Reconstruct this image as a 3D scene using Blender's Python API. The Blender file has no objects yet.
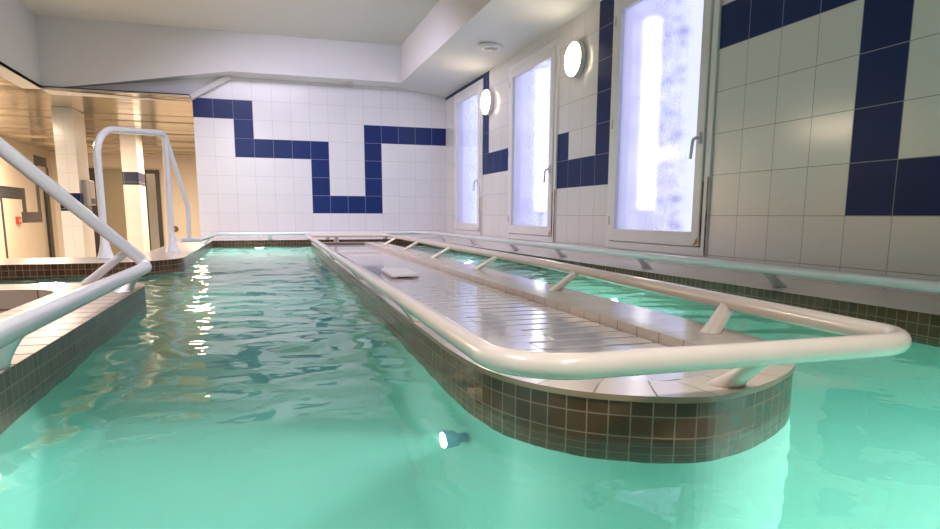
import bpy, bmesh, math, random
from mathutils import Vector, Matrix, noise

random.seed(7)
SC = bpy.context.scene
COL = SC.collection

# ------------------------------------------------------------------ camera
T = 0.25                      # wall tile size
CAM_H = 0.42
yaw, pitch, roll, F, CX, CY = .3165, -.1553, .0028, 643.54, 470.0, 316.16
W, H = 940, 529
cam_d = bpy.data.cameras.new('camera')
cam = bpy.data.objects.new('camera', cam_d)
COL.objects.link(cam)
SC.camera = cam
fw = Vector((math.sin(yaw) * math.cos(pitch), math.cos(yaw) * math.cos(pitch), math.sin(pitch)))
rt = Vector((math.cos(yaw), -math.sin(yaw), 0))
up = rt.cross(fw)
r2 = rt * math.cos(roll) + up * math.sin(roll)
u2 = -rt * math.sin(roll) + up * math.cos(roll)
cam.matrix_world = Matrix(((r2.x, u2.x, -fw.x, 0), (r2.y, u2.y, -fw.y, 0), (r2.z, u2.z, -fw.z, CAM_H), (0, 0, 0, 1)))
cam_d.sensor_fit = 'HORIZONTAL'
cam_d.sensor_width = 36
cam_d.lens = F / W * 36
cam_d.shift_x = 0
cam_d.shift_y = (CY - H / 2) / W
cam_d.clip_start = 0.02
cam_d.clip_end = 200

# ------------------------------------------------------------------ world, exposure
world = bpy.data.worlds.new('world')
SC.world = world
world.use_nodes = True
bg = world.node_tree.nodes['Background']
bg.inputs[0].default_value = (0.66, 0.69, 1.0, 1)
bg.inputs[1].default_value = 1.5
SC.view_settings.view_transform = 'Standard'
SC.view_settings.look = 'None'
SC.view_settings.gamma = 1
SC.view_settings.use_curve_mapping = False
SC.view_settings.exposure = 0.0
SC.cycles.max_bounces = 10
SC.cycles.diffuse_bounces = 4
SC.cycles.glossy_bounces = 5
SC.cycles.transmission_bounces = 8
SC.cycles.transparent_max_bounces = 8
SC.cycles.sample_clamp_indirect = 4.0
SC.cycles.caustics_reflective = False
SC.cycles.volume_bounces = 2
SC.cycles.use_denoising = True


def area(name, loc, target, sx, sy, power, color, spread=180, disk=False):
    l = bpy.data.lights.new(name, 'AREA')
    l.shape = 'ELLIPSE' if disk else 'RECTANGLE'
    l.size, l.size_y = sx, sy
    l.energy = power
    l.color = color
    l.spread = math.radians(spread)
    o = bpy.data.objects.new(name, l)
    o.location = loc
    d = Vector(target) - Vector(loc)
    o.rotation_euler = d.to_track_quat('-Z', 'Y').to_euler()
    COL.objects.link(o)
    return o


WARM = (1.0, 0.77, 0.56)
# luminaires of the warm corridor behind the pool
area('corridor_lamp', (-3.55, 13.2, 1.84), (-3.55, 13.2, 0), 0.5, 1.6, 280, WARM)
area('corridor_lamp', (-3.4, 8.2, 1.84), (-3.4, 8.2, 0), 0.5, 1.4, 150, WARM)
area('corridor_lamp', (-0.9, 13.4, 1.84), (-0.9, 13.4, 0), 0.6, 1.6, 280, WARM)
# unseen fill lights added to brighten the pool hall, overhead and behind the viewpoint
area('hall_fill', (-1.7, 1.0, 2.70), (-1.7, 1.0, 0), 0.6, 1.2, 48, (0.98, 0.92, 0.96), 110)
area('hall_fill', (.25, 7.25, 2.68), (1.15, 8.4, .1), 1.8, 0.9, 88, (0.84, 0.77, 1.0), 150)
area('hall_fill', (-.3, -1.8, 2.6), (-.75, 3.6, .3), .5, .4, 26, (1.0, 0.94, 0.97), 50)
area('hall_fill', (.1, 4.5, 2.70), (.1, 4.9, 0), 1.3, 0.9, 42, (0.90, 0.84, 1.0), 130)
area('hall_fill', (.55, -.5, 2.70), (.75, .75, 0), .5, .5, 16, (1.0, 0.93, 0.90), 60)
# daylight through the three windows
WINS = [(3.453, 4.703, 2.10), (5.68, 6.92, 2.03), (7.82, 9.02, 2.085)]   # near y, far y, top z
WIN_BOT = 0.165
# underwater pool lamps
POOLC = (0.90, 1.0, 0.97)
for i, (loc, tgt, p) in enumerate([
        ((-0.463, 1.306, -0.16), (0.5, 1.2, -0.5), 12),
        ((0.384, 1.40, -0.275), (-0.6, 1.32, -0.40), 5),
        ((0.0, 8.90, -0.22), (0.0, 6.0, -0.5), 30),
        ((-0.50, 4.3, -0.5), (0.6, 4.3, -0.7), 3.5),
        ((2.15, 0.3, -0.45), (1.2, 0.9, -0.7), 38),
        ((2.15, 3.6, -0.85), (1.2, 3.6, -0.75), 18),
        ((2.15, 6.6, -0.85), (1.2, 6.6, -0.75), 15),
        ((0.1, -1.3, -0.5), (0.0, 0.5, -0.7), 5)]):
    dia = .055 if i in (0, 1) else .16
    area('underwater_lamp', loc, tgt, dia, dia, p, POOLC, 60 if i == 1 else 170, disk=True)


# ------------------------------------------------------------------ helpers
def link(o):
    COL.objects.link(o)
    return o


def empty(name, loc=(0, 0, 0), rz=0.0):
    o = bpy.data.objects.new(name, None)
    o.location = loc
    o.rotation_euler = (0, 0, rz)
    o.empty_display_size = 0.1
    return link(o)


def tag(o, label=None, cat=None, group=None, kind=None):
    if label: o['label'] = label
    if cat: o['category'] = cat
    if group: o['group'] = group
    if kind: o['kind'] = kind
    return o


class MB:
    """collects quads, boxes, tubes; builds one mesh object"""
    def __init__(self):
        self.v, self.f, self.uv, self.mi, self.sm = [], [], [], [], []

    def face(self, pts, uvs=None, mi=0, smooth=False):
        n = len(self.v)
        self.v += [tuple(p) for p in pts]
        self.f.append(tuple(range(n, n + len(pts))))
        self.uv.append(uvs or [(0, 0)] * len(pts))
        self.mi.append(mi)
        self.sm.append(smooth)

    def box(self, x0, x1, y0, y1, z0, z1, mi=0):
        x0, x1 = min(x0, x1), max(x0, x1)
        y0, y1 = min(y0, y1), max(y0, y1)
        z0, z1 = min(z0, z1), max(z0, z1)
        self.face([(x0, y0, z1), (x1, y0, z1), (x1, y1, z1), (x0, y1, z1)], [(x0, y0), (x1, y0), (x1, y1), (x0, y1)], mi)
        self.face([(x0, y1, z0), (x1, y1, z0), (x1, y0, z0), (x0, y0, z0)], [(x0, y1), (x1, y1), (x1, y0), (x0, y0)], mi)
        self.face([(x0, y0, z0), (x1, y0, z0), (x1, y0, z1), (x0, y0, z1)], [(x0, z0), (x1, z0), (x1, z1), (x0, z1)], mi)
        self.face([(x1, y1, z0), (x0, y1, z0), (x0, y1, z1), (x1, y1, z1)], [(x1, z0), (x0, z0), (x0, z1), (x1, z1)], mi)
        self.face([(x0, y1, z0), (x0, y0, z0), (x0, y0, z1), (x0, y1, z1)], [(y1, z0), (y0, z0), (y0, z1), (y1, z1)], mi)
        self.face([(x1, y0, z0), (x1, y1, z0), (x1, y1, z1), (x1, y0, z1)], [(y0, z0), (y1, z0), (y1, z1), (y0, z1)], mi)

    def grid(self, rows, closed=False, mi=0, smooth=True, flip=False):
        """rows: list of rings (lists of points)"""
        base = len(self.v)
        m = len(rows[0])
        for r in rows:
            self.v += [tuple(p) for p in r]
        for i in range(len(rows) - 1):
            for j in range(m if closed else m - 1):
                a = base + i * m + j
                b = base + i * m + (j + 1) % m
                c = base + (i + 1) * m + (j + 1) % m
                d = base + (i + 1) * m + j
                self.f.append((a, d, c, b) if flip else (a, b, c, d))
                self.uv.append([(j, i), (j + 1, i), (j + 1, i + 1), (j, i + 1)])
                self.mi.append(mi)
                self.sm.append(smooth)

    def tube(self, pts, rad, seg=16, caps=True, mi=0):
        pts = [Vector(p) for p in pts]
        n = len(pts)
        rads = rad if isinstance(rad, (list, tuple)) else [rad] * n
        rows = []
        t0 = (pts[1] - pts[0]).normalized()
        ref = Vector((0, 0, 1)) if abs(t0.z) < .9 else Vector((1, 0, 0))
        nx = t0.cross(ref).normalized()
        for i in range(n):
            if i == 0: t = pts[1] - pts[0]
            elif i == n - 1: t = pts[-1] - pts[-2]
            else: t = (pts[i + 1] - pts[i]).normalized() + (pts[i] - pts[i - 1]).normalized()
            t = t.normalized()
            nx = (nx - t * nx.dot(t)).normalized()
            ny = t.cross(nx)
            rows.append([pts[i] + (nx * math.cos(2 * math.pi * k / seg) + ny * math.sin(2 * math.pi * k / seg)) * rads[i] for k in range(seg)])
        self.grid(rows, closed=True, mi=mi, smooth=True)
        if caps:
            self.face(list(reversed(rows[0])), mi=mi)
            self.face(rows[-1], mi=mi)

    def closed_tube(self, pts, rad, seg=16):
        pts = [Vector(p) for p in pts]
        n = len(pts)
        rows = []
        nx = None
        for i in range(n + 1):
            p = pts[i % n]
            t = ((pts[(i + 1) % n] - p).normalized() + (p - pts[(i - 1) % n]).normalized()).normalized()
            side = t.cross(Vector((0, 0, 1))).normalized()
            upv = side.cross(t)
            rows.append([p + (side * math.cos(2 * math.pi * k / seg) + upv * math.sin(2 * math.pi * k / seg)) * rad for k in range(seg)])
        self.grid(rows, closed=True, smooth=True)

    def lathe(self, prof, seg=28, axis='z', c=(0, 0, 0), mi=0):
        """prof: (radius, height) list"""
        rows = []
        for r, h in prof:
            ring = []
            for k in range(seg):
                a = 2 * math.pi * k / seg
                x, y = r * math.cos(a), r * math.sin(a)
                p = {'z': (x, y, h), 'x': (h, x, y), 'y': (y, h, x)}[axis]
                ring.append((c[0] + p[0], c[1] + p[1], c[2] + p[2]))
            rows.append(ring)
        self.grid(rows, closed=True, mi=mi)
        self.face(list(reversed(rows[0])), mi=mi)
        self.face(rows[-1], mi=mi)

    def build(self, name, mats, parent=None, bevel=0.0, merge=False):
        me = bpy.data.meshes.new(name)
        me.from_pydata(self.v, [], self.f)
        uvl = me.uv_layers.new(name='UVMap')
        k = 0
        for i, p in enumerate(me.polygons):
            p.material_index = self.mi[i]
            p.use_smooth = self.sm[i]
            for j in range(p.loop_total):
                uvl.data[p.loop_start + j].uv = self.uv[i][j]
        if not isinstance(mats, (list, tuple)): mats = [mats]
        for m in mats: me.materials.append(m)
        if merge or bevel:
            bm = bmesh.new(); bm.from_mesh(me)
            bmesh.ops.remove_doubles(bm, verts=bm.verts, dist=1e-5)
            bmesh.ops.recalc_face_normals(bm, faces=bm.faces)
            bm.to_mesh(me); bm.free()
        me.update()
        o = bpy.data.objects.new(name, me)
        link(o)
        if parent is not None: o.parent = parent
        if bevel:
            md = o.modifiers.new('bevel', 'BEVEL')
            md.width = bevel; md.segments = 2; md.limit_method = 'ANGLE'
        return o


def fillet(pts, r, n=8, closed=False):
    """round the corners of a 3-D polyline"""
    pts = [Vector(p) for p in pts]
    out = []
    m = len(pts)
    for i, p in enumerate(pts):
        if not closed and i in (0, m - 1):
            out.append(p); continue
        a, b = pts[(i - 1) % m], pts[(i + 1) % m]
        ri = r[i] if isinstance(r, (list, tuple)) else r
        da, db = (a - p).normalized(), (b - p).normalized()
        ang = da.angle(db)
        if ri <= 0 or ang > math.pi - 0.02:
            out.append(p); continue
        d = min(ri / math.tan(ang / 2), (a - p).length * .52, (b - p).length * .52)
        s, e = p + da * d, p + db * d
        for k in range(n + 1):
            t = k / n
            out.append(s * (1 - t) ** 2 + p * 2 * t * (1 - t) + e * t * t) if ang < 0.3 else out.append(arc(p, da, db, ang, d, t))
    return out


def arc(p, da, db, ang, d, t):
    bis = (da + db).normalized()
    R = d * math.tan(ang / 2)
    c = p + bis * (R / math.sin(ang / 2))
    s = p + da * d - c
    sweep = math.pi - ang
    axis = da.cross(db).normalized()
    return c + Matrix.Rotation(-sweep * t, 3, axis) @ s


def subdivide(pts, step):
    out = []
    for a, b in zip(pts[:-1], pts[1:]):
        a, b = Vector(a), Vector(b)
        n = max(1, int((b - a).length / step))
        for k in range(n): out.append(a.lerp(b, k / n))
    out.append(Vector(pts[-1]))
    return out


# ------------------------------------------------------------------ materials
def new_mat(name):
    m = bpy.data.materials.new(name)
    m.use_nodes = True
    nt = m.node_tree
    nt.nodes.clear()
    out = nt.nodes.new('ShaderNodeOutputMaterial')
    return m, nt, out


def N(nt, typ, **kw):
    n = nt.nodes.new(typ)
    for k, v in kw.items():
        if k == 'inp':
            for kk, vv in v.items():
                if hasattr(vv, 'is_linked') or isinstance(vv, bpy.types.NodeSocket): nt.links.new(vv, n.inputs[kk])
                else: n.inputs[kk].default_value = vv
        else: setattr(n, k, v)
    return n


def M(nt, op, a, b=None, c=None):
    n = nt.nodes.new('ShaderNodeMath'); n.operation = op
    for i, x in enumerate((a, b, c)):
        if x is None: continue
        if isinstance(x, bpy.types.NodeSocket): nt.links.new(x, n.inputs[i])
        else: n.inputs[i].default_value = x
    return n.outputs[0]


def mixc(nt, fac, a, b):
    n = nt.nodes.new('ShaderNodeMix'); n.data_type = 'RGBA'
    for s, x in ((n.inputs[0], fac), (n.inputs[6], a), (n.inputs[7], b)):
        if isinstance(x, bpy.types.NodeSocket): nt.links.new(x, s)
        else: s.default_value = x if not isinstance(x, tuple) or len(x) == 4 else (*x, 1)
    return n.outputs[2]


def plain(name, col, rough=.5, metal=0.0, noise_amt=.06, nscale=8.0, bump=0.0, bscale=60.0, coat=0.0):
    m, nt, out = new_mat(name)
    tc = N(nt, 'ShaderNodeTexCoord')
    nz = N(nt, 'ShaderNodeTexNoise', inp={'Vector': tc.outputs['Object'], 'Scale': nscale, 'Detail': 4.0})
    dark = tuple(c * (1 - noise_amt) for c in col)
    lite = tuple(min(1, c * (1 + noise_amt)) for c in col)
    c = mixc(nt, nz.outputs[0], dark, lite)
    b = N(nt, 'ShaderNodeBsdfPrincipled', inp={'Base Color': c, 'Roughness': rough, 'Metallic': metal, 'Coat Weight': coat})
    if bump:
        nb = N(nt, 'ShaderNodeTexNoise', inp={'Vector': tc.outputs['Object'], 'Scale': bscale, 'Detail': 3.0})
        bp = N(nt, 'ShaderNodeBump', inp={'Strength': bump, 'Distance': .01, 'Height': nb.outputs[0]})
        nt.links.new(bp.outputs[0], b.inputs['Normal'])
    nt.links.new(b.outputs[0], out.inputs[0])
    return m


def tiles(name, col, grout, pu, pv, gu, gv, rough=.2, var=.05, wave=.0, ou=0.0, ov=0.0, bump=.3, spec=.5):
    """tile grid from UV in metres"""
    m, nt, out = new_mat(name)
    tc = N(nt, 'ShaderNodeTexCoord')
    sp = N(nt, 'ShaderNodeSeparateXYZ', inp={0: tc.outputs['UV']})
    u = M(nt, 'ADD', M(nt, 'DIVIDE', sp.outputs[0], pu), ou)
    v = M(nt, 'ADD', M(nt, 'DIVIDE', sp.outputs[1], pv), ov)
    au = M(nt, 'ABSOLUTE', M(nt, 'SUBTRACT', M(nt, 'FRACT', u), .5))
    av = M(nt, 'ABSOLUTE', M(nt, 'SUBTRACT', M(nt, 'FRACT', v), .5))
    hu, hv = .5 - gu / pu / 2, .5 - gv / pv / 2
    g = M(nt, 'MAXIMUM', M(nt, 'GREATER_THAN', au, hu), M(nt, 'GREATER_THAN', av, hv))
    cell = N(nt, 'ShaderNodeCombineXYZ', inp={0: M(nt, 'FLOOR', u), 1: M(nt, 'FLOOR', v)})
    wn = N(nt, 'ShaderNodeTexWhiteNoise', noise_dimensions='3D', inp={'Vector': cell.outputs[0]})
    fac = wn.outputs[0]
    c = mixc(nt, fac, tuple(x * (1 - var) for x in col), tuple(min(1, x * (1 + var)) for x in col))
    nz = N(nt, 'ShaderNodeTexNoise', inp={'Vector': tc.outputs['Object'], 'Scale': 3.0, 'Detail': 4.0})
    c = mixc(nt, M(nt, 'MULTIPLY', nz.outputs[0], .12), c, tuple(x * .8 for x in col))
    c = mixc(nt, g, c, grout)
    b = N(nt, 'ShaderNodeBsdfPrincipled', inp={'Base Color': c, 'Roughness': M(nt, 'ADD', M(nt, 'MULTIPLY', g, .5), rough), 'Specular IOR Level': spec})
    hgt = M(nt, 'SUBTRACT', 1.0, g)
    if wave:
        n2 = N(nt, 'ShaderNodeTexNoise', inp={'Vector': tc.outputs['Object'], 'Scale': 7.0, 'Detail': 1.0})
        hgt = M(nt, 'ADD', hgt, M(nt, 'MULTIPLY', n2.outputs[0], wave))
    bp = N(nt, 'ShaderNodeBump', inp={'Strength': bump, 'Distance': .002, 'Height': hgt})
    nt.links.new(bp.outputs[0], b.inputs['Normal'])
    nt.links.new(b.outputs[0], out.inputs[0])
    return m


def emit(name, col, strength):
    m, nt, out = new_mat(name)
    e = N(nt, 'ShaderNodeEmission', inp={'Color': (*col, 1), 'Strength': strength})
    nt.links.new(e.outputs[0], out.inputs[0])
    return m


WHITE = (.74, .73, .76)
m_tile_w = tiles('white_wall_tile', WHITE, (.50, .49, .52), T, T, .004, .004, .24, .015, .6)
m_tile_b = tiles('navy_wall_tile', (.012, .028, .13), (.30, .32, .42), T, T, .004, .004, .32, .10, .6, spec=.2)
m_tile_r = tiles('white_wall_tile_side', (.74, .73, .72), (.33, .32, .31), T, T, .004, .004, .16, .015, .6)
m_tile_rb = tiles('navy_wall_tile_side', (.015, .032, .12), (.30, .32, .40), T, T, .004, .004, .35, .10, .6, spec=.1)
m_paint = plain('white_plaster_paint', (.72, .71, .73), .75, noise_amt=.02, nscale=2, bump=.12, bscale=90)
m_ceil = plain('ceiling_paint', (.66, .66, .63), .8, noise_amt=.02, nscale=2, bump=.1, bscale=90)
MP = .041
m_mos = tiles('brown_glass_mosaic', (.080, .034, .015), (.22, .15, .10), MP, MP, .0028, .0028, .22, .35, 0, 0, -.146)
m_mos_grey = tiles('taupe_stone_mosaic', (.135, .095, .070), (.40, .33, .27), MP * .9, MP, .003, .003, .35, .25, 0, 0, -.146)
m_liner = tiles('teal_pool_liner', (.31, .71, .59), (.34, .73, .61), .3, .3, .004, .004, .45, .02)
m_cap = tiles('cream_cap_tile', (.62, .52, .45), (.20, .15, .12), .118, .40, .004, .004, .14, .06, .5)
m_cap_wide = tiles('cream_cap_tile_wide_joint', (.56, .46, .40), (.10, .07, .055), .118, .40, .009, .004, .34, .06, .5)
m_lip = plain('brown_tile_lip', (.26, .17, .11), .3)
m_ledge = tiles('pale_ledge_tile', (.66, .60, .56), (.36, .31, .28), .24, 1.0, .004, .004, .2, .03, .4)
m_slat = plain('cream_deck_slat', (.58, .53, .52), .12, noise_amt=.05, nscale=5, bump=.05, bscale=14, coat=.5)
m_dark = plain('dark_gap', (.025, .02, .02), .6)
m_rail = plain('cream_rail_enamel', (.72, .62, .54), .16, noise_amt=.03, nscale=5, coat=.4)
m_rail_w = plain('white_rail_enamel', (.74, .73, .76), .16, noise_amt=.03, nscale=5, coat=.4)
m_frame = plain('white_window_plastic', (.76, .75, .75), .3, noise_amt=.02)
m_lid = plain('white_lid_plastic', (.74, .68, .68), .3, noise_amt=.03)
m_metal = plain('brushed_steel', (.55, .55, .56), .3, 1.0)
m_rubber = plain('black_seal', (.03, .03, .035), .5)


def m_rust_():
    m, nt, out = new_mat('rust_stained_seal')
    tc = N(nt, 'ShaderNodeTexCoord')
    nz = N(nt, 'ShaderNodeTexNoise', inp={'Vector': tc.outputs['Object'], 'Scale': 9.0, 'Detail': 6.0})
    rp = N(nt, 'ShaderNodeValToRGB', inp={0: nz.outputs[0]})
    rp.color_ramp.elements[0].position = .35; rp.color_ramp.elements[0].color = (.10, .045, .02, 1)
    rp.color_ramp.elements[1].position = .65; rp.color_ramp.elements[1].color = (.48, .27, .10, 1)
    b = N(nt, 'ShaderNodeBsdfPrincipled', inp={'Base Color': rp.outputs[0], 'Roughness': .8})
    nt.links.new(b.outputs[0], out.inputs[0])
    return m


m_rust = m_rust_()


def m_water_():
    m, nt, out = new_mat('pool_water')
    b = N(nt, 'ShaderNodeBsdfGlass', inp={'Color': (.93, 1, .98, 1), 'Roughness': 0.0, 'IOR': 1.333})
    tc = N(nt, 'ShaderNodeTexCoord')
    nz = N(nt, 'ShaderNodeTexNoise', inp={'Vector': tc.outputs['Object'], 'Scale': 14.0, 'Detail': 2.0})
    bp = N(nt, 'ShaderNodeBump', inp={'Strength': .06, 'Distance': .02, 'Height': nz.outputs[0]})
    nt.links.new(bp.outputs[0], b.inputs['Normal'])
    nt.links.new(b.outputs[0], out.inputs[0])
    vs = N(nt, 'ShaderNodeVolumeScatter', inp={'Color': (.36, .96, .82, 1), 'Density': .60, 'Anisotropy': .35})
    va = N(nt, 'ShaderNodeVolumeAbsorption', inp={'Color': (.20, .88, .70, 1), 'Density': .22})
    ad = N(nt, 'ShaderNodeAddShader', inp={0: vs.outputs[0], 1: va.outputs[0]})
    nt.links.new(ad.outputs[0], out.inputs['Volume'])
    return m


m_water = m_water_()


def m_pane_():
    """fogged, wet window glass: milky film with clearer drops and runs"""
    m, nt, out = new_mat('fogged_window_glass')
    tc = N(nt, 'ShaderNodeTexCoord')
    sp = N(nt, 'ShaderNodeSeparateXYZ', inp={0: tc.outputs['Object']})
    mp = N(nt, 'ShaderNodeMapping', inp={'Vector': tc.outputs['Object'], 'Scale': (1, 14, 8)})
    n1 = N(nt, 'ShaderNodeTexNoise', inp={'Vector': mp.outputs[0], 'Scale': 1.5, 'Detail': 5.0, 'Roughness': .6})
    n2 = N(nt, 'ShaderNodeTexNoise', inp={'Vector': tc.outputs['Object'], 'Scale': 3.0, 'Detail': 2.0})
    # the drops and runs sit on the near half of each pane; the far half is evenly fogged
    zone = M(nt, 'SUBTRACT', M(nt, 'MULTIPLY', n2.outputs[0], .9), M(nt, 'MULTIPLY', sp.outputs[1], 1.6))
    wet = M(nt, 'ADD', M(nt, 'MULTIPLY', n1.outputs[0], 1.2), M(nt, 'MULTIPLY', zone, .5))
    r1 = N(nt, 'ShaderNodeValToRGB', inp={0: wet})
    r1.color_ramp.elements[0].position = .82; r1.color_ramp.elements[1].position = 1.0
    tr = N(nt, 'ShaderNodeBsdfTranslucent', inp={'Color': (.74, .73, .84, 1)})
    rf = N(nt, 'ShaderNodeBsdfRefraction', inp={'Color': (.95, .96, 1, 1), 'Roughness': .33, 'IOR': 1.15})
    cl = N(nt, 'ShaderNodeBsdfRefraction', inp={'Color': (.93, .95, 1, 1), 'Roughness': .26, 'IOR': 1.14})
    a = N(nt, 'ShaderNodeMixShader', inp={0: .40, 1: tr.outputs[0], 2: rf.outputs[0]})
    s = N(nt, 'ShaderNodeMixShader', inp={0: M(nt, 'MULTIPLY', r1.outputs[0], .85), 1: a.outputs[0], 2: cl.outputs[0]})
    gl = N(nt, 'ShaderNodeBsdfGlossy', inp={'Color': (1, 1, 1, 1), 'Roughness': .08})
    fr = N(nt, 'ShaderNodeFresnel', inp={'IOR': 1.45})
    f = N(nt, 'ShaderNodeMixShader', inp={0: fr.outputs[0], 1: s.outputs[0], 2: gl.outputs[0]})
    nt.links.new(f.outputs[0], out.inputs[0])
    return m


m_pane = m_pane_()
m_clear, _nt, _o = new_mat('clear_glass_side')
_t = N(_nt, 'ShaderNodeBsdfTransparent'); _nt.links.new(_t.outputs[0], _o.inputs[0])
m_warmlamp = emit('warm_lamp_diffuser', (1.0, .84, .60), 20.0)
m_slatceil = plain('champagne_metal_ceiling_slat', (.74, .66, .56), .17, .85, noise_amt=.08, nscale=3)
m_beige = plain('warm_white_wall', (.72, .64, .54), .5, noise_amt=.03)
m_pil = tiles('white_pillar_tile', (.72, .70, .69), (.5, .47, .45), T, T, .004, .004, .16, .015, .4)
m_pilb = tiles('navy_pillar_tile', (.012, .020, .06), (.30, .32, .40), T, T, .004, .004, .16, .08, .4)
m_corr_w = tiles('cream_corridor_tile', (.74, .66, .54), (.62, .54, .44), T, T, .003, .003, .22, .015, .3)
m_corr_b = tiles('greyed_blue_corridor_tile', (.05, .055, .07), (.10, .10, .11), T / 3, T / 3, .003, .003, .22, .12, .3)  # blue tile, its greying under warm light put into the colour
m_olive = plain('olive_door_paint', (.26, .22, .13), .35)
m_black = plain('black_frame_paint', (.012, .011, .011), .4)
m_greyglass = plain('grey_door_glass', (.32, .31, .29), .15)
m_red = plain('red_plastic', (.45, .03, .02), .35)
m_brass = plain('dull_brass', (.34, .22, .10), .35, .8)
m_grey = plain('grey_plastic', (.42, .38, .38), .35)
m_floor2 = plain('corridor_floor', (.42, .36, .30), .35)
m_brownbasin = tiles('brown_basin_panel', (.30, .22, .16), (.06, .045, .035), .22, .8, .008, .008, .4, .2)

K = .088                     # top of the pool kerbs above the water
Z0 = CAM_H + 6.0897 * T      # top grid line of the back wall tiles
X0 = -2.9682 * T
D = 38.0133 * T              # back wall
XR = 10.9044 * T             # right wall
YR = 3.453                   # right wall grid origin (near edge of nearest window)
ZR = 1.423                   # right wall grid row origin
ZLOW = 2.235                 # low ceiling
ZTOP = 2.72                  # high ceiling
ZCOR = 1.884                 # corridor ceiling
XL, XB, YB = -2.36, 1.985, 9.15


# ------------------------------------------------------------------ tiled walls
def tile_wall(name, P, us, vs, pick, hole, gu, gv, mats, back):
    """P(u,v,d) -> point, d = depth behind the face. us/vs cell lines. pick -> material index; hole -> bool"""
    mb = MB()
    us = sorted(set(round(u, 4) for u in us)); vs = sorted(set(round(v, 4) for v in vs))
    nu, nv = len(us) - 1, len(vs) - 1
    H_ = [[hole((us[i] + us[i + 1]) / 2, (vs[j] + vs[j + 1]) / 2) for j in range(nv)] for i in range(nu)]
    for i in range(nu):
        for j in range(nv):
            if H_[i][j]: continue
            a, b, c, d = us[i], us[i + 1], vs[j], vs[j + 1]
            mi = pick((a + b) / 2, (c + d) / 2)
            q = [(a, c), (b, c), (b, d), (a, d)]
            mb.face([P(u, v, 0) for u, v in q], [(u - gu, v - gv) for u, v in q], mi)
            mb.face([P(u, v, back) for u, v in reversed(q)], None, 2)
            for di, dj, e in ((-1, 0, ((a, d), (a, c))), (1, 0, ((b, c), (b, d))), (0, -1, ((a, c), (b, c))), (0, 1, ((b, d), (a, d)))):
                ii, jj = i + di, j + dj
                if 0 <= ii < nu and 0 <= jj < nv and not H_[ii][jj]: continue
                (p, q1), (r, s) = e
                mb.face([P(p, q1, 0), P(p, q1, back), P(r, s, back), P(r, s, 0)], None, 2)
    return mb.build(name, mats)


def lines(lo, hi, org, extra=()):
    k0 = math.ceil((lo - org) / T - 1e-6); k1 = math.floor((hi - org) / T + 1e-6)
    return [lo, hi] + [org + T * k for k in range(k0, k1 + 1)] + list(extra)


def back_pick(x, z):
    u, v = (x - X0) / T, (Z0 - z) / T
    for a, b, c, d in ((0, 3, 0, 1), (2, 3, 0, 3), (2, 7, 2, 3), (6, 7, 2, 6), (6, 10, 5, 6), (9, 10, 1, 6), (9, 20, 1, 2)):
        if a < u < b and c < v < d: return 1
    return 0


o = tile_wall('wall_back', lambda u, v, d: (u, D + d, v), lines(X0, XR + .25, X0), lines(-.4, ZLOW + .05, Z0),
              back_pick, lambda u, v: False, X0, Z0, [m_tile_w, m_tile_b, m_paint], .18)
tag(o, 'white tiled end wall with a stepped navy tile band', kind='structure')


def right_pick(y, z):
    k, t = (y - YR) / T, (ZR - z) / T
    R = ((-5, 0, 4 - 8, -1 + 0) if False else (-4, 0, -1, 0), (-5, -4, -1, 4), (-9, -4, 3, 4), (-10, -9, -3, 4),
         (5, 6, -9, 3), (5, 9, 2, 3), (8, 9, 1, 3), (13, 17, 1, 2), (16.6, 17.4, -9, 2))
    for a, b, c, d in R:
        if a < k < b and c < t < d: return 1
    if k > 17 and z > 2.095: return 1
    return 0


ex_u = [w[0] for w in WINS] + [w[1] for w in WINS] + [YR + 16.6 * T]
ex_v = [WIN_BOT, 2.095] + [w[2] for w in WINS]
o = tile_wall('wall_right', lambda u, v, d: (XR + d, u, v), lines(-2.6, D + .2, YR, ex_u), lines(-.4, ZLOW + .05, ZR, ex_v),
              right_pick, lambda u, v: any(a < u < b and WIN_BOT < v < c for a, b, c in WINS), YR, ZR,
              [m_tile_r, m_tile_rb, m_paint], .24)
tag(o, 'white tiled side wall with navy meander tiles around the windows', kind='structure')

# walls never seen directly but closing the hall
b = MB(); b.box(-6.2, XR + .24, -2.8, -2.6, -1.3, 2.9); tag(b.build('wall_front', m_paint), kind='structure')
# far left tiled wall of the corridor
CP = [(14.5, 15.95, .72, .955), (14.5, 14.62, -.5, .72), (15.70, 15.95, .24, .73), (15.6, 16.95, .24, .467), (16.68, 16.93, .467, 1.5), (16.72, 17.65, 1.49, 1.71), (17.55, 17.75, 1.2, 1.5)]
cu, cv = [-2.8, 18.2], [-1.1, 2.0]
for a, bb, c, d in CP: cu += [a, bb]; cv += [c, d]
o = tile_wall('wall_left', lambda u, v, d: (-4.6 - d, u, v), cu, cv,
              lambda u, v: int(any(a < u < bb and c < v < d for a, bb, c, d in CP)), lambda u, v: False, 0, .955, [m_corr_w, m_corr_b, m_paint], .2)
tag(o, 'cream corridor wall with a stepped blue tile band greyed as by warm light', kind='structure')
# far corridor wall
b = MB(); b.box(-4.8, 4, 18.0, 18.2, -1.1, 2.0); tag(b.build('wall_far', m_beige), 'warm white wall at the end of the corridor', kind='structure')
b = MB(); b.box(3.2, 3.4, D + .2, 18.0, -1.1, 2.0); tag(b.build('wall_side', m_beige), kind='structure')
b = MB(); b.box(-4.6, 3.4, 5.76, 18.0, -1.1, -.9); tag(b.build('floor', m_floor2), 'floor of the corridor beyond the pool', kind='structure')

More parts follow.
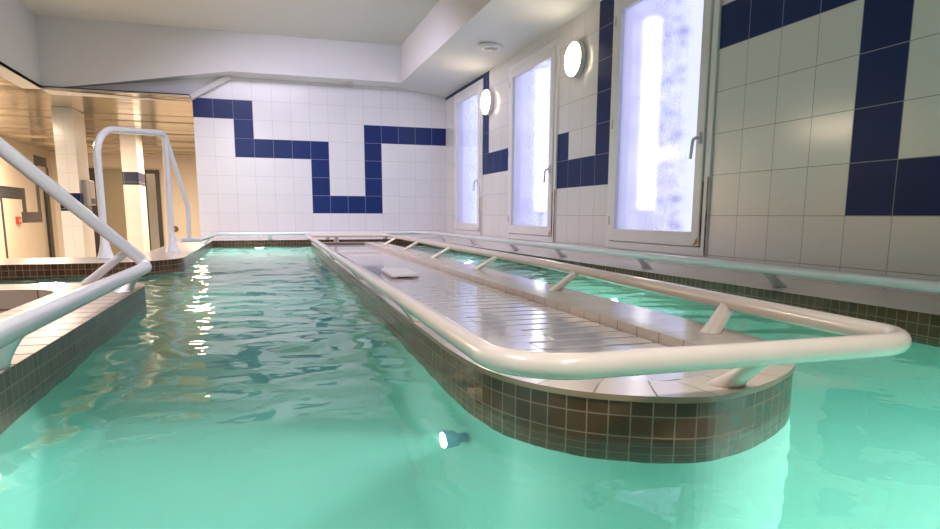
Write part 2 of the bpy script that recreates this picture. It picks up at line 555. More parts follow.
# ------------------------------------------------------------------ ceilings
b = MB(); b.box(XL - .2, XB + .15, -2.8, YB + .2, ZTOP, ZTOP + .15)
o = b.build('ceiling', m_ceil); tag(o, 'raised flat white ceiling over the pool', kind='structure')
b = MB()   # beam face and low ceiling above the windows
ZR2 = 2.135
for q in ([(XB, -2.8, ZLOW), (XB, D + .1, ZLOW), (XB, D + .1, ZTOP + .1), (XB, -2.8, ZTOP + .1)],
          [(XB, D + .1, ZLOW), (XB, -2.8, ZLOW), (XR + .01, -2.8, ZR2), (XR + .01, D + .1, ZR2)],
          [(XB, -2.8, ZTOP + .1), (XB, D + .1, ZTOP + .1), (XR + .24, D + .1, ZTOP + .1), (XR + .24, -2.8, ZTOP + .1)],
          [(XR + .01, -2.8, ZR2), (XR + .24, -2.8, ZR2 + .1), (XR + .24, D + .1, ZR2 + .1), (XR + .01, D + .1, ZR2)],
          [(XR + .24, -2.8, ZR2 + .1), (XR + .24, -2.8, ZTOP + .1), (XR + .24, D + .1, ZTOP + .1), (XR + .24, D + .1, ZR2 + .1)]):
    b.face(q)
tag(b.build('ceiling_window_side', m_paint), 'low white ceiling strip and beam face above the windows', kind='structure')
b = MB()   # soffit over the back wall with its slanting lower edge
A = (XL, YB, ZCOR); C1 = (-.25, YB, ZLOW); Bc = (-.742, D - .02, 1.905)
b.face([A, C1, (XB, YB, ZLOW), (XB, YB, ZTOP), (XL, YB, ZTOP)])
b.face([C1, (-.25, D + .1, ZLOW), (XB, D + .1, ZLOW), (XB, YB, ZLOW)])
tag(b.build('ceiling_soffit', m_paint), 'white soffit face above the end wall', kind='structure')
b = MB()
b.face([A, Bc, (-.25, D - .03, ZLOW), C1])
b.face([(XL, YB, ZCOR), (XL, D, ZCOR), (-.742, D, ZCOR)])
tag(b.build('trim_slope', m_paint), 'slanting white panel under the soffit', kind='structure')
b = MB()   # bevelled box end at the top left corner of the tiled wall
pr = [(-.80, 1.88), (-.742, 1.90), (-.25, 2.19), (-.25, 2.26), (-.80, 1.94)]
f0 = [(x, D - .10, z) for x, z in pr]; f1 = [(x, D + .05, z) for x, z in pr]
b.face(f0)
for i in range(5):
    j = (i + 1) % 5
    b.face([f0[i], f1[i], f1[j], f0[j]])
tag(b.build('trim_bevel', m_paint), 'white bevelled edge across the corner of the tiled end wall', kind='structure')
b = MB(); b.box(XL - .2, XL, -2.8, YB, ZCOR, ZTOP + .1)
tag(b.build('ceiling_side_face', m_paint), 'white side face of the raised ceiling', kind='structure')
# corridor ceiling of glossy metal strips
b = MB()
y = -2.6
while y < 18.0:
    for x0, x1 in ([(-4.6, XL)] if y + .1 < YB else [(-4.6, 3.2)]):
        if y + .1 > YB and y < D + .18: x1 = -.745
        tl = random.uniform(-.0022, .0022)
        b.box(x0, x1, y + .005, y + .095, ZCOR + .004, ZCOR + .02)
        k_ = len(b.v) - 24
        for q_ in range(k_, k_ + 24):
            vx, vy, vz = b.v[q_]
            if vz < ZCOR + .01: b.v[q_] = (vx, vy, vz + (tl if vy > y + .05 else -tl))
    y += .1
b.box(-4.6, XL, -2.6, YB, ZCOR + .02, ZCOR + .04, 1); b.box(-4.6, 3.2, D + .18, 18.0, ZCOR + .02, ZCOR + .04, 1)
b.box(-4.6, -.745, YB, D + .18, ZCOR + .02, ZCOR + .04, 1)
tag(b.build('ceiling_corridor', [m_slatceil, m_dark]), 'glossy champagne metal strip ceiling over the corridor', kind='structure')

# ------------------------------------------------------------------ windows
for i, (y0, y1, zt) in enumerate(WINS):
    root = empty('window_%d' % (i + 1), (XR, (y0 + y1) / 2, WIN_BOT))
    w2 = (y1 - y0) / 2
    h = zt - WIN_BOT
    fr = MB()   # outer frame
    t, f0, f1 = .055, -.016, .05
    fr.box(f0, f1, -w2, -w2 + t, 0, h); fr.box(f0, f1, w2 - t, w2, 0, h)
    fr.box(f0, f1, -w2 + t, w2 - t, 0, t); fr.box(f0, f1, -w2 + t, w2 - t, h - t, h)
    fo = fr.build('window_frame', m_frame, root, bevel=.004)
    sa = MB()
    g = .007
    a0, a1, c0, c1 = -w2 + t + g, w2 - t - g, t + g, h - t - g
    s = .075
    sa.box(-.028, .04, a0, a0 + s, c0, c1); sa.box(-.028, .04, a1 - s, a1, c0, c1)
    sa.box(-.028, .04, a0 + s, a1 - s, c0, c0 + s + .015); sa.box(-.028, .04, a0 + s, a1 - s, c1 - s, c1)
    so = sa.build('sash', m_frame, root, bevel=.006)
    ga = MB()   # dark sealing gap round the sash
    ga.box(0, .01, -w2 + t, a0, t, h - t); ga.box(0, .01, a1, w2 - t, t, h - t)
    ga.box(0, .01, a0, a1, t, c0); ga.box(0, .01, a0, a1, c1, h - t)
    ga.build('seal', m_rubber, root)
    ru = MB()
    ru.box(-.020, -.001, -w2 + t - .001, a0 + .002, t, t + .42)
    ru.box(-.019, -.015, -w2 + .004, -w2 + .016, 0, .5)
    ru.face([(-.0292, a0 + .001, c0 + .02), (-.0292, a0 + .05, c0), (-.0292, a0 + .05, c0 + .006), (-.0292, a0 + .012, c0 + .06)])
    tag(ru.build('rust_stain', m_rust, root), 'brown rust streak in the frame joint')
    pa = MB()
    p0, p1, q0, q1 = a0 + s - .004, a1 - s + .004, c0 + s + .011, c1 - s + .004
    pa.face([(.0, p1, q0), (.0, p0, q0), (.0, p0, q1), (.0, p1, q1)], None, 0)
    pa.face([(.012, p0, q0), (.012, p1, q0), (.012, p1, q1), (.012, p0, q1)], None, 1)
    for e in (((p0, q0), (p1, q0)), ((p1, q0), (p1, q1)), ((p1, q1), (p0, q1)), ((p0, q1), (p0, q0))):
        pa.face([(0, *e[0]), (0, *e[1]), (.012, *e[1]), (.012, *e[0])], None, 1)
    pa.build('pane', [m_pane, m_clear], root)
    ha = MB()   # lever handle on the near stile
    hy, hz = a0 + s * .5, .93 - WIN_BOT - .02 if i == 0 else .86 - WIN_BOT
    ha.box(-.042, -.026, hy - .016, hy + .016, hz - .035, hz + .035)
    ha.tube(fillet([(-.034, hy, hz), (-.08, hy, hz), (-.085, hy + .01, hz - .13)], .025, 6), .010, 10)
    ha.build('handle', m_frame, root)
    for hz in (.22, h * .5, h - .2):
        hb = MB(); hb.lathe([(.007, -.035), (.009, -.03), (.009, .03), (.007, .035)], 10, c=(-.026, w2 - t - .004, hz))
        hb.build('hinge', m_metal, root)
    tag(root, ['tall fogged white framed window nearest the viewer, beside the navy tile corner',
               'middle fogged white framed window between the two round wall lamps',
               'fogged white framed window next to the white end wall'][i], kind='structure')

# outside: pale wall, shrubs and glowing tubes added to make streaks in two windows
m_out = plain('pale_exterior_render', (.80, .78, .90), .9)
m_leaf = plain('dull_foliage', (.40, .40, .50), .7, noise_amt=.5, nscale=10)
b = MB(); b.box(XR + .24, 9, -3, 14, -.6, -.4); tag(b.build('ground', m_out), kind='structure')
m_streak = emit('streak_glow_tube', (.95, .96, 1.0), 4.2)
for (lx, ly), lab in (((3.5, 5.0), 'upright glowing tube added outside for the bright streak in the nearest fogged window'),
                      ((3.5, 7.08), 'upright glowing tube added outside for the bright streak in the middle fogged window')):
    root = empty('streak_glow', (lx, ly, .44))
    b = MB(); b.lathe([(.072, .04), (.072, 1.62)], 16); b.build('tube', m_streak, root)
    b = MB(); b.lathe([(.074, 0), (.074, .04)], 16); b.build('end_cap', m_out, root)
    b = MB(); b.lathe([(.074, 1.62), (.074, 1.66)], 16); b.build('end_cap', m_out, root)
    b = MB(); b.lathe([(.09, -.84), (.09, -.82), (.02, -.80), (.02, 0)], 16); b.build('stand', m_out, root)
    tag(root, lab, 'strip lamp', 'added glowing tubes outside the windows')
for (lx, ly), lab in (((4.25, 5.8), 'dull shrub outside, blurred by the nearest fogged window'), ((4.3, 8.9), 'dull shrub outside, blurred by the middle fogged window')):
    root = empty('shrub', (lx, ly, -.4))
    b = MB(); b.tube([(0, 0, 0), (.02, .03, 1.2), (0, 0, 2.6)], [.03, .02, .006], 8); b.build('stem', m_leaf, root)
    b = MB()
    rnd = random.Random(int(ly * 10))
    for k in range(520):
        a_, rr, zz = rnd.uniform(0, 6.283), .36 * math.sqrt(rnd.random()), rnd.uniform(.2, 2.9)
        c = Vector((rr * math.cos(a_), rr * math.sin(a_), zz))
        d1 = Vector((rnd.uniform(-1, 1), rnd.uniform(-1, 1), rnd.uniform(-.6, .6))).normalized()
        d2 = d1.cross(Vector((rnd.uniform(-1, 1), rnd.uniform(-1, 1), rnd.uniform(-1, 1)))).normalized()
        l = rnd.uniform(.04, .075)
        b.face([c - d1 * l, c + d2 * l * .45, c + d1 * l, c - d2 * l * .45])
    b.build('foliage', m_leaf, root)
    tag(root, lab, 'shrub', 'shrubs outside the windows')

# ------------------------------------------------------------------ round wall lamps
for y, z, lab in ((5.31, 1.765, 'round glowing wall lamp between the near and middle windows'),
                  (7.58, 1.765, 'round glowing wall lamp between the middle and far windows')):
    root = empty('wall_lamp', (XR, y, z))
    b = MB(); b.lathe([(.135, -.0005), (.15, -.006), (.15, -.045), (.142, -.05)], 40, 'x')
    b.build('lamp_base', m_frame, root)
    b = MB(); b.lathe([(.141, -.048), (.138, -.06), (.115, -.075), (.07, -.085), (.02, -.088)], 40, 'x')
    b.build('diffuser', m_warmlamp, root)
    tag(root, lab, 'lamp', 'round wall lamps')

# ceiling fittings
root = empty('ceiling_vent', (2.41, 6.68, ZLOW - .057))
b = MB(); b.lathe([(.13, 0), (.135, -.012), (.11, -.03), (.075, -.036)], 32); b.build('vent_ring', m_frame, root)
b = MB(); b.lathe([(.074, -.035), (.06, -.044), (.02, -.05)], 24); b.build('vent_cone', m_grey, root)
tag(root, 'round white vent on the low ceiling above the windows', 'vent')
root = empty('ceiling_spotlight', (1.30, 9.42, ZLOW))
b = MB(); b.lathe([(.075, 0), (.085, -.008), (.07, -.022)], 28); b.build('spotlight_ring', m_frame, root)
b = MB(); b.lathe([(.069, -.021), (.05, -.03), (.01, -.033)], 24); b.build('spotlight_lens', m_grey, root)
tag(root, 'small round ceiling spotlight over the white end wall', 'ceiling light')

# ------------------------------------------------------------------ pool shell
ZF = -1.05
b = MB(); b.box(-5, 3.2, -2.8, D + .1, ZF - .2, ZF)
tag(b.build('floor_pool', m_liner), 'teal floor of the pool under the water', kind='structure')


def kerb_wall(mb, pts, closed=True, ztop=K, zsplit=-.117, zbot=ZF):
    """vertical skin round an outline; mosaic above, liner below; outline counter-clockwise seen from above"""
    L = 0
    n = len(pts)
    for i in range(n if closed else n - 1):
        a, c = Vector(pts[i]), Vector(pts[(i + 1) % n])
        l = (c - a).length
        for z0, z1, mi in ((zsplit, ztop, 0), (zbot, zsplit, 1)):
            mb.face([(a.x, a.y, z0), (c.x, c.y, z0), (c.x, c.y, z1), (a.x, a.y, z1)], [(L, z0), (L + l, z0), (L + l, z1), (L, z1)], mi)
        L += l


def ring_cap(mb, outer, inner, z, mi=0, lip=.012, lipmi=1):
    """cap tiles between two matching outlines, slightly raised with a rounded lip"""
    n = len(outer)
    L = 0
    for i in range(n):
        j = (i + 1) % n
        a, c = Vector(outer[i]), Vector(outer[j])
        e, g = Vector(inner[i]), Vector(inner[j])
        l = (c - a).length
        mb.face([(a.x, a.y, z), (c.x, c.y, z), (g.x, g.y, z), (e.x, e.y, z)], [(L, .02), (L + l, .02), (L + l, .38), (L, .38)], mi)
        mb.face([(a.x, a.y, z - lip), (c.x, c.y, z - lip), (c.x, c.y, z), (a.x, a.y, z)], None, lipmi)
        L += l


def offset(pts, d):
    """offset a closed ccw outline inwards by d"""
    n = len(pts)
    out = []
    for i in range(n):
        p = Vector(pts[i]); a = Vector(pts[i - 1]); c = Vector(pts[(i + 1) % n])
        t1 = (p - a).normalized(); t2 = (c - p).normalized()
        n1 = Vector((-t1.y, t1.x)); n2 = Vector((-t2.y, t2.x))
        m = (n1 + n2)
        m = m / max(.3, m.dot(n1)) if m.length > 1e-6 else n1
        out.append(p + m * d)
    return out


def plan(pts, r, n=10):
    return [Vector((p.x, p.y)) for p in fillet([(x, y, 0) for x, y in pts], r, n, closed=True)]


# ---- island between the two lanes
ISR = -.0255
isl = empty('pool_island', (.83, .973, 0), ISR)
tag(isl, 'long narrow tiled island with slatted top between the two pool lanes', 'pool island')
IL, IR, ILEN = -.40, .468, 7.15
nose = [(-.402, .95), (-.398, .62), (-.384, .37), (-.345, .22), (-.268, .105), (-.165, .033), (-.06, -.004), (.03, .008), (.12, .042),
        (.21, .09), (.30, .155), (.38, .245), (.435, .36), (.462, .50), (.468, .70), (.468, 1.0)]
outer = []
for i in range(1, len(nose) - 2):
    p0, p1, p2, p3 = [Vector(q) for q in nose[i - 1:i + 3]]
    for k in range(5):
        t = k / 5
        outer.append(.5 * ((2 * p1) + (p2 - p0) * t + (2 * p0 - 5 * p1 + 4 * p2 - p3) * t * t + (3 * p1 - p0 - 3 * p2 + p3) * t ** 3))
outer += [Vector((IR, .70))] + [Vector((IR, y_)) for y_ in (2.0, 3.5, 5.0, 6.2, 7.0)]
outer += [Vector((IR - .01, ILEN - .03)), Vector((IR - .06, ILEN)), Vector((IL + .05, ILEN)), Vector((IL, ILEN - .05))]
outer += [Vector((IL, y_)) for y_ in (6.2, 5.0, 3.5, 2.0, 1.0)]
b = MB(); kerb_wall(b, outer)
b.face([(p.x, p.y, .046) for p in outer], None, 1); b.face([(p.x, p.y, ZF) for p in reversed(outer)], None, 1)
b.build('mosaic_wall', [m_mos, m_liner], isl)
b = MB()
inner = offset(outer, .115)
over = offset(outer, -.004)
ring_cap(b, over, inner, K)
n = len(inner)
for i in range(n):     # inner drop to the slats
    j = (i + 1) % n
    a, c = inner[i], inner[j]
    b.face([(c.x, c.y, .05), (a.x, a.y, .05), (a.x, a.y, K), (c.x, c.y, K)], None, 0)
RX = .235              # raised band of tiles on the window side
def span(y):
    """x range of the inner outline at a given y"""
    xs = []
    for i in range(n):
        a, c = inner[i], inner[(i + 1) % n]
        if (a.y - y) * (c.y - y) < 0: xs.append(a.x + (c.x - a.x) * (y - a.y) / (c.y - a.y))
    return (min(xs), max(xs)) if xs else (0, 0)
def prism(mb, q, z0, z1, mi=0):
    """q: ccw plan polygon"""
    mb.face([(x, y, z1) for x, y in q], [(y, .05 + .3 * abs(x)) for x, y in q], mi)
    mb.face([(x, y, z0) for x, y in reversed(q)], None, mi)
    L_ = 0
    for i in range(len(q)):
        (xa, ya), (xb, yb) = q[i], q[(i + 1) % len(q)]
        mb.face([(xa, ya, z0), (xb, yb, z0), (xb, yb, z1), (xa, ya, z1)], [(ya, .1), (yb, .1), (yb, .2), (ya, .2)], mi)
def front_y(x):
    ys = []
    for i in range(n):
        a, c = inner[i], inner[(i + 1) % n]
        if (a.x - x) * (c.x - x) < 0: ys.append(a.y + (c.y - a.y) * (x - a.x) / (c.x - a.x))
    return min(ys), max(ys)
fy0, fy1 = front_y(RX)
band = [(RX, fy0)] + [(p.x, p.y) for p in inner if p.x > RX + .001] + [(RX, fy1)]
prism(b, band, .05, K + .0004)
b.build('cap_tiles', [m_cap, m_lip], isl)
b = MB()
tray = offset(outer, .03)
b.face([(p.x, p.y, .047) for p in tray])
b.build('drain_tray', m_dark, isl)
b = MB()
yy = min(p.y for p in inner) + .004
while yy < ILEN - .2:
    yn = yy + .098
    wide = yy < 4.2
    ya, yb = yy, yn - (.020 if wide else .004)
    yl = yn - .004
    la, lb, ll = span(ya)[0] + .003, span(yb)[0] + .003, span(yl)[0] + .003
    x1a, x1b = min(RX - .006, span(ya)[1] - .003), min(RX - .006, span(yb)[1] - .003)
    div = max(la, lb) + (min(x1a, x1b) - max(la, lb)) * random.uniform(.18, .5)
    prism(b, [(la, ya), (div, ya), (div, yl), (ll, yl)], .048, .0605)
    prism(b, [(div + .0005, ya), (x1a, ya), (x1b, yb), (div + .0005, yb)], .048, .0605)
    yy = yn
b.build('slatted_deck', m_slat, isl, bevel=.002)

# long rail round the island
def bracket(root, foot, top, name='bracket', mat=None, r0=.036, r1=.021):
    mb = MB()
    f, t = Vector(foot), Vector(top)
    pts, rs = [], []
    for k in range(9):
        s = k / 8
        pts.append(f.lerp(t, s))
        rs.append(r1 + (r0 - r1) * (1 - s) ** 2.2)
    rows = [[(p.x + r * math.cos(2 * math.pi * k / 16), p.y + r * math.sin(2 * math.pi * k / 16), p.z) for k in range(16)] for p, r in zip(pts, rs)]
    mb.grid(rows, closed=True)
    mb.face(list(reversed(rows[0]))); mb.face(rows[-1])
    return mb.build(name, mat or m_rail, root)


RH = .175
rl = empty('handrail', (.83, .973, 0), ISR)
tag(rl, 'cream tubular handrail looping round the slatted pool island', 'handrail')
RLx, RRx, RY0, RY1 = -.455, .505, -.055, 7.02
path = fillet([(RLx, RY0, RH), (.412, RY0, RH), (.45, .69, RH), (RRx + .012, 2.0, RH), (.53, 2.9, RH), (.53, 5.5, RH), (.52, RY1, RH), (RLx, RY1, RH)], [.14, .11, .4, .5, .5, .5, .1, .1], 10, closed=True)
def rail_x(y):
    for (ya, xa), (yb, xb) in (((-.055, .412), (.69, .45)), ((.69, .45), (2.0, .517)), ((2.0, .517), (2.9, .53)), ((2.9, .53), (7.1, .525))):
        if y <= yb: return xa + (xb - xa) * (y - ya) / (yb - ya)

b = MB(); b.closed_tube(path, .0225, 20)
b.build('rail', m_rail, rl)
for yy in (.56, 1.66, 2.85, 4.0, 5.2, 6.4):
    bracket(rl, (.385, yy, K + .001), (rail_x(yy) + .002, yy, RH - .004), r0=.031, r1=.0255)
for yy in (1.0, 2.4, 3.9, 5.4):
    bracket(rl, (IL + .03, yy, K + .001), (RLx + .004, yy, RH - .008))
bracket(rl, (.045, .06, K + .001), (.05, RY0 + .006, RH - .006))
bracket(rl, (-.1, ILEN - .06, K + .001), (-.1, RY1 - .004, RH - .008))

# lid lying on the slats
root = empty('skimmer_lid', (.80, 3.72, .0612), -.05)
b = MB(); b.box(-.085, .085, -.10, .34, .008, .026); b.build('lid_plate', m_lid, root, bevel=.004)
b = MB(); b.box(-.075, -.045, -.08, .3, 0, .009); b.build('foot', m_lid, root)
b = MB(); b.box(.045, .075, -.08, .3, 0, .009); b.build('foot', m_lid, root)
tag(root, 'flat white lid raised on the slatted top of the pool island', 'lid')

# ---- window side pool edge and end wall edge
e = empty('pool_edge', (0, 0, 0))
tag(e, 'mosaic pool edge with pale ledge along the windows and end wall', 'pool edge')
EX, EY = 2.205, 9.0
pts = [(EX, -2.0), (EX, EY - .12), (EX - .03, EY - .04), (EX - .12, EY), (-.558, EY)]
out_ = pts + [(-.738, EY), (-.738, D - .003), (XR - .003, D - .003), (XR - .003, -2.0)]
out_ = [Vector(p) for p in reversed(out_)]
win_out = out_
b = MB()
kerb_wall(b, out_)
b.face([(p.x, p.y, K - .001) for p in out_], None, 1); b.face([(p.x, p.y, ZF) for p in reversed(out_)], None, 1)
b.build('mosaic_wall', [m_mos, m_liner], e)
b = MB()
def ledge(x0, x1, y0, y1, along='y'):
    q = [(x0, y0), (x1, y0), (x1, y1), (x0, y1)]
    b.face([(x, y, K) for x, y in q], [((y, .1 + .8 * (x - x0)) if along == 'y' else (x, .1 + .8 * (y - y0))) for x, y in q])
ledge(EX, XR - .003, -2.0, EY)
ledge(-.738, XR - .003, EY, D - .003, 'x')
b.face([(EX - .12, EY, K), (EX - .03, EY - .04, K), (EX, EY - .12, K), (EX, EY, K)])
b.face([(EX - .004, -2, K), (EX, -2, K), (EX, EY, K), (EX - .004, EY, K)], None, 1)
b.build('ledge_tiles', [m_ledge, m_lip], e)

# ---- rear left edge (entry side, under the hoop rail)
e = empty('pool_edge', (0, 0, 0))
tag(e, 'curved brown mosaic pool edge under the tall hoop rail', 'pool edge')
outl = plan([(-4.5, 5.02), (-.558, 5.02), (-.558, EY - .003), (-.744, EY - .003), (-.744, D + .3), (-.95, D + .3), (-.95, 5.75), (-4.5, 5.75)], [0, .55, 0, 0, 0, 0, 0, 0], 14)
rear_out = outl
b = MB(); kerb_wall(b, outl)
b.face([(p.x, p.y, K - .001) for p in outl], None, 1); b.face([(p.x, p.y, ZF) for p in reversed(outl)], None, 1)
b.build('mosaic_wall', [m_mos, m_liner], e)
b = MB()
b.face([(p.x, p.y, K) for p in outl], [(p.x, p.y) for p in outl])
b.build('ledge_tiles', m_ledge, e)

# ---- left spa surround
e = empty('spa_surround', (0, 0, 0))
tag(e, 'raised tiled spa surround with dark basin opening at the left', 'spa')
outl = plan([(-.555, -2.0), (-.515, 3.60), (-4.4, 3.60), (-4.4, -2.0)], [0, .28, 0, 0], 14)
hole_ = plan([(-.84, 1.2), (-.84, 3.33), (-2.6, 3.33), (-2.6, 1.2)], [.1, .2, .2, .1], 10)
spa_out = outl
b = MB(); kerb_wall(b, outl); b.build('mosaic_wall', [m_mos_grey, m_liner], e)
bm = bmesh.new()
vo = [bm.verts.new((p.x, p.y, K)) for p in outl]; vh = [bm.verts.new((p.x, p.y, K)) for p in hole_]
edges = [bm.edges.new((vo[i], vo[(i + 1) % len(vo)])) for i in range(len(vo))] + [bm.edges.new((vh[i], vh[(i + 1) % len(vh)])) for i in range(len(vh))]
bmesh.ops.triangle_fill(bm, use_beauty=True, edges=edges)
bm.normal_update()
for f_ in bm.faces:
    if f_.normal.z < 0: f_.normal_flip()
uvl = bm.loops.layers.uv.new('UVMap')
for f_ in bm.faces:
    for lp in f_.loops: lp[uvl].uv = (lp.vert.co.y, .2)
me = bpy.data.meshes.new('cap_tiles'); bm.to_mesh(me); bm.free(); me.materials.append(m_cap_wide)
o = bpy.data.objects.new('cap_tiles', me); link(o); o.parent = e
b = MB()
L = 0
for i in range(len(hole_)):
    a, c = hole_[i], hole_[(i + 1) % len(hole_)]
    l = (c - a).length
    b.face([(c.x, c.y, -.6), (a.x, a.y, -.6), (a.x, a.y, K), (c.x, c.y, K)], [(L + l, -.6), (L, -.6), (L, K), (L + l, K)], 0)
    L += l
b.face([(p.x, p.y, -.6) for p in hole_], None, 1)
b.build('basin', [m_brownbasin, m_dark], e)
pl = MB()
b = MB(); b.box(-3.0, 0, -.06, 0, 0, 1, 0)

# ------------------------------------------------------------------ the other rails
rl = empty('handrail', (2.27, 9.0, 0))
tag(rl, 'low cream handrail running along the windows and the end wall', 'handrail')
def rel(root, p): return tuple(Vector(p) - root.location)
P3 = [(2.27, -2.0, RH), (2.27, 8.95, RH), (-.50, 8.95, RH), (-.545, 6.9, RH), (-.678, 6.43, RH + .015)]
path = fillet([rel(rl, p) for p in P3], [0, .15, .15, .15, 0], 10)
b = MB(); b.tube(path, .0225, 18); b.build('rail', m_rail_w, rl)
for yy in (1.2, 2.45, 3.55, 4.75, 5.75, 7.0, 8.3):
    bracket(rl, rel(rl, (2.36, yy, K + .001)), rel(rl, (2.275, yy, RH - .008)), mat=m_rail_w)
for xx in (1.7, .9, .15):
    bracket(rl, rel(rl, (xx, 9.06, K + .001)), rel(rl, (xx, 8.955, RH - .008)), mat=m_rail_w)
bracket(rl, rel(rl, (-.60, 8.0, K + .001)), rel(rl, (-.525, 8.0, RH - .008)), mat=m_rail_w)

rl = empty('handrail', (-.73, 6.34, K))
tag(rl, 'tall white hoop grab rail standing on the rear pool edge', 'handrail')
hp = [(-1.12, 5.59, K + .001), (-1.12, 5.59, 1.055), (-.735, 6.34, 1.12), (-.735, 6.34, K + .001)]
b = MB(); b.tube(fillet([rel(rl, p) for p in hp], [0, .21, .06, 0], 12), .0265, 18); b.build('hoop', m_rail_w, rl)
br = [(-.735, 6.355, 1.105), (-.612, 6.60, .50), (-.618, 6.62, RH + .0245)]
b = MB(); b.tube(fillet([rel(rl, p) for p in br], [0, .12, 0], 8), .0225, 16); b.build('brace', m_rail_w, rl)
for p in (hp[0], hp[3]):
    bracket(rl, rel(rl, p), rel(rl, (p[0], p[1], K + .2)), 'flange', m_rail_w, .062, .027)

rl = empty('handrail', (-.51, 3.40, 0))
tag(rl, 'white handrail along the spa surround rising into a slanting banister', 'handrail')
J = (-.505, 3.42, RH)
P3 = [(-.53, -2.0, RH), J, (-.83, 2.62, .66), (-1.15, 1.86, 1.12)]
P3 = [(-.53, -2.0, RH), (-.505, 3.42, RH), (-.83, 2.62, .66), (-1.15, 1.83, 1.14), (-1.4, 1.05, 1.14), (-1.4, 1.05, K + .001)]
b = MB(); b.tube(fillet([rel(rl, p) for p in P3], [0, .03, 0, .1, .1, 0], 10), .0265, 18); b.build('rail', m_rail_w, rl)
bracket(rl, rel(rl, (-.80, 3.54, K + .001)), rel(rl, (-.565, 3.29, .26)), 'strut', m_rail_w, .034, .028)
for yy in (1.62, 3.12):
    bracket(rl, rel(rl, (-.575, yy, K + .001)), rel(rl, (-.513, yy, RH - .008)), mat=m_rail_w, r0=.045, r1=.026)

# ------------------------------------------------------------------ underwater lamp seen left of the island
m_lampbody = plain('blue_lamp_body', (.05, .28, .42), .25)
m_lens = emit('pool_lamp_glow', (.75, 1.0, .97), 12)
for loc, rz, lab in (((.4515, 1.40, -.275), ISR, 'shining underwater lamp on the side of the pool island'),
                     ((-.5305, 1.306, -.16), math.pi, 'shining underwater lamp low on the pool wall below the spa surround')):
    root = empty('pool_lamp', loc, rz)
    b = MB(); b.lathe([(.020, -.002), (.020, -.022), (.034, -.026), (.036, -.030), (.036, -.054), (.032, -.058)], 28, 'x'); b.build('lamp_housing', m_lampbody, root)
    b = MB(); b.lathe([(.031, -.0575), (.028, -.062), (.016, -.065), (.003, -.066)], 28, 'x'); b.build('lamp_lens', m_lens, root)
    tag(root, lab, 'pool lamp', 'underwater pool lamps')

# ------------------------------------------------------------------ water
STEP = .022
isl_out = []
for p in offset(outer, .0):
    c_, s_ = math.cos(ISR), math.sin(ISR)
    isl_out.append(Vector((.83 + p.x * c_ - p.y * s_, .973 + p.x * s_ + p.y * c_)))
SOLID = [isl_out, spa_out, rear_out, win_out]
BOX = [(min(p.x for p in q), max(p.x for p in q), min(p.y for p in q), max(p.y for p in q)) for q in SOLID]


def inside(q, x, y):
    c = False
    for i in range(len(q)):
        a, e_ = q[i], q[i - 1]
        if (a.y > y) != (e_.y > y) and x < (e_.x - a.x) * (y - a.y) / (e_.y - a.y) + a.x: c = not c
    return c


def solid_at(x, y):
    for q, (xa, xb, ya, yb) in zip(SOLID, BOX):
        if xa <= x <= xb and ya <= y <= yb and inside(q, x, y): return q
    return None


def push_out(q, x, y):
    best, bp_ = 9e9, None
    p = Vector((x, y))
    for i in range(len(q)):
        a, c = q[i - 1], q[i]
        d = c - a
        t = max(0, min(1, (p - a).dot(d) / max(1e-12, d.dot(d))))
        r = a + d * t
        if (r - p).length < best: best, bp_ = (r - p).length, r
    return bp_.x, bp_.y


def wave(x, y):
    far = min(1.0, max(0.0, (y - 1.2) / 2.5))
    h = 0.0055 * noise.noise((x * 1.8, y * 3.0, 1.7))
    h += (.0032 + .0085 * far) * noise.noise((x * 5.0 + 3, y * 8.0, 4.2))
    h += (.0004 + .0024 * far) * noise.noise((x * 13.0 + 9, y * 20.0, 7.7))
    return h


b = MB()
x0, y0 = -4.4, -2.0
nx, ny = int((EX + .03 - x0) / STEP) + 1, int((EY + .03 - y0) / STEP) + 1
idx = {}
sol = [[solid_at(x0 + i * STEP, y0 + j * STEP) for j in range(ny + 1)] for i in range(nx + 1)]
def vid(i, j):
    k = (i, j)
    if k not in idx:
        x, y = x0 + i * STEP, y0 + j * STEP
        if sol[i][j] is not None: x, y = push_out(sol[i][j], x, y)
        idx[k] = len(b.v)
        b.v.append((x, y, wave(x, y)))
    return idx[k]
for i in range(nx):
    for j in range(ny):
        cx_, cy_ = x0 + (i + .5) * STEP, y0 + (j + .5) * STEP
        if cy_ > EY or cx_ > EX or (cx_ < -.6 and (cy_ < 3.5 or cy_ > 5.5)): continue
        cs = [sol[i][j], sol[i + 1][j], sol[i + 1][j + 1], sol[i][j + 1]]
        if any(q is None for q in cs):
            b.f.append((vid(i, j), vid(i + 1, j), vid(i + 1, j + 1), vid(i, j + 1)))
            b.uv.append([(0, 0)] * 4); b.mi.append(0); b.sm.append(True)
o = b.build('pool_water', m_water)
tag(o, 'rippled turquoise pool water lit from below', 'water', kind='stuff')

# ------------------------------------------------------------------ corridor furnishing
def pillar(x0, x1, y0, y1, zb0, zb1, label):
    mb = MB()
    zs = [-.9, zb0, zb1, ZCOR]
    for k in range(3):
        mb.box(x0, x1, y0, y1, zs[k], zs[k + 1], 1 if k == 1 else 0)
    o = mb.build('pillar', [m_pil, m_pilb])
    return tag(o, label, kind='structure')


pillar(-2.63, -2.375, 10.55, 11.2, .467, .717, 'white tiled pillar with one navy band, nearest the pool')
pillar(-2.27, -2.01, 13.2, 13.9, .95, 1.18, 'white tiled pillar with navy band further down the corridor')

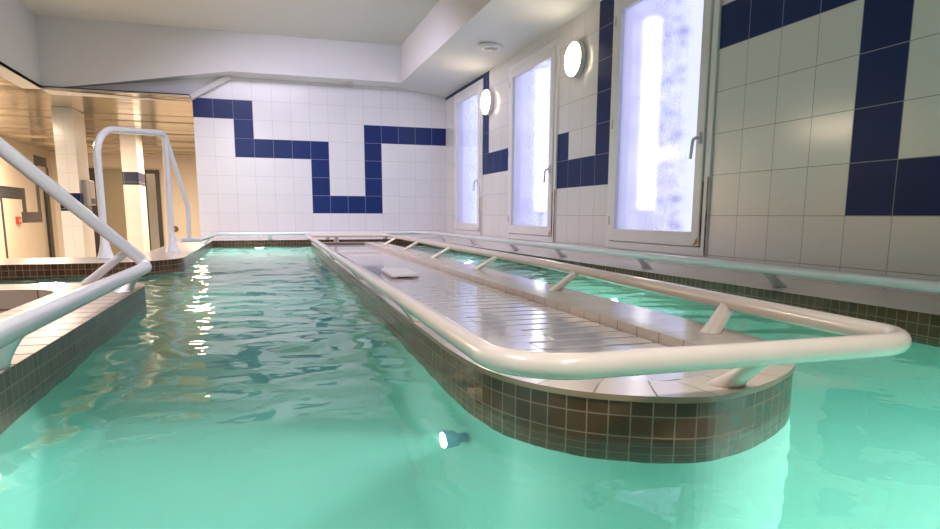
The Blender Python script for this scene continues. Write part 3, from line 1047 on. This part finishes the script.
def door(i, x0, x1, z1, y, frame, panel, label, rail=True, fw_=.05):
    root = empty('door_%d' % i, ((x0 + x1) / 2, y, -.9))
    w = (x1 - x0) / 2; h = z1 + .9
    mb = MB(); mb.box(-w, -w + fw_, -.06, 0, 0, h); mb.box(w - fw_, w, -.06, 0, 0, h); mb.box(-w + fw_, w - fw_, -.06, 0, h - fw_, h)
    mb.build('door_frame', frame, root)
    mb = MB(); mb.box(-w + fw_, w - fw_, -.04, 0, 0, h - fw_)
    if rail: mb.box(-w + fw_, w - fw_, -.05, -.04, 1.06, 1.13)
    mb.build('door_panel', panel, root)
    return tag(root, label, kind='structure')


door(1, -3.555, -2.92, 1.50, 17.99, m_olive, m_olive, 'olive brown corridor door seen through the hoop rail', True, .04)
door(2, -2.655, -2.27, 1.51, 17.99, m_black, m_greyglass, 'narrow black framed glass door right of the far pillar', False, .09)
door(3, -3.88, -3.60, 1.52, 17.99, m_black, m_black, 'dark narrow doorway beside the nearest pillar', False, .03)
b = MB(); b.box(-4.598, -4.55, 17.2, 17.46, -.9, 1.2)
tag(b.build('trim_dark', m_black), 'black vertical trim on the cream corridor wall', kind='structure')

root = empty('call_point', (-4.6, 15.3, .22))
b = MB(); b.box(0, .05, -.09, .09, 0, .15); b.build('box', m_red, root, bevel=.006)
b = MB(); b.box(.05, .054, -.05, .05, .04, .11); b.build('button_plate', m_grey, root)
tag(root, 'small red alarm box on the cream corridor wall', 'alarm box')
root = empty('towel_dispenser', (-2.375, 10.85, .55))
b = MB(); b.box(0, .10, -.16, .16, 0, .36); b.build('housing', m_grey, root, bevel=.01)
b = MB(); b.box(.10, .104, -.12, .12, .02, .10); b.build('slot_plate', m_black, root)
tag(root, 'grey paper towel dispenser on the side of the nearest pillar', 'dispenser')
root = empty('door_knob', (-1.99, 18.0, .06))
b = MB(); b.lathe([(.07, 0), (.075, -.01), (.03, -.02), (.03, -.05), (.06, -.07), (.06, -.10), (.03, -.12)], 20, 'y'); b.build('knob_body', m_brass, root)
tag(root, 'round brass knob on the warm far wall', 'knob')
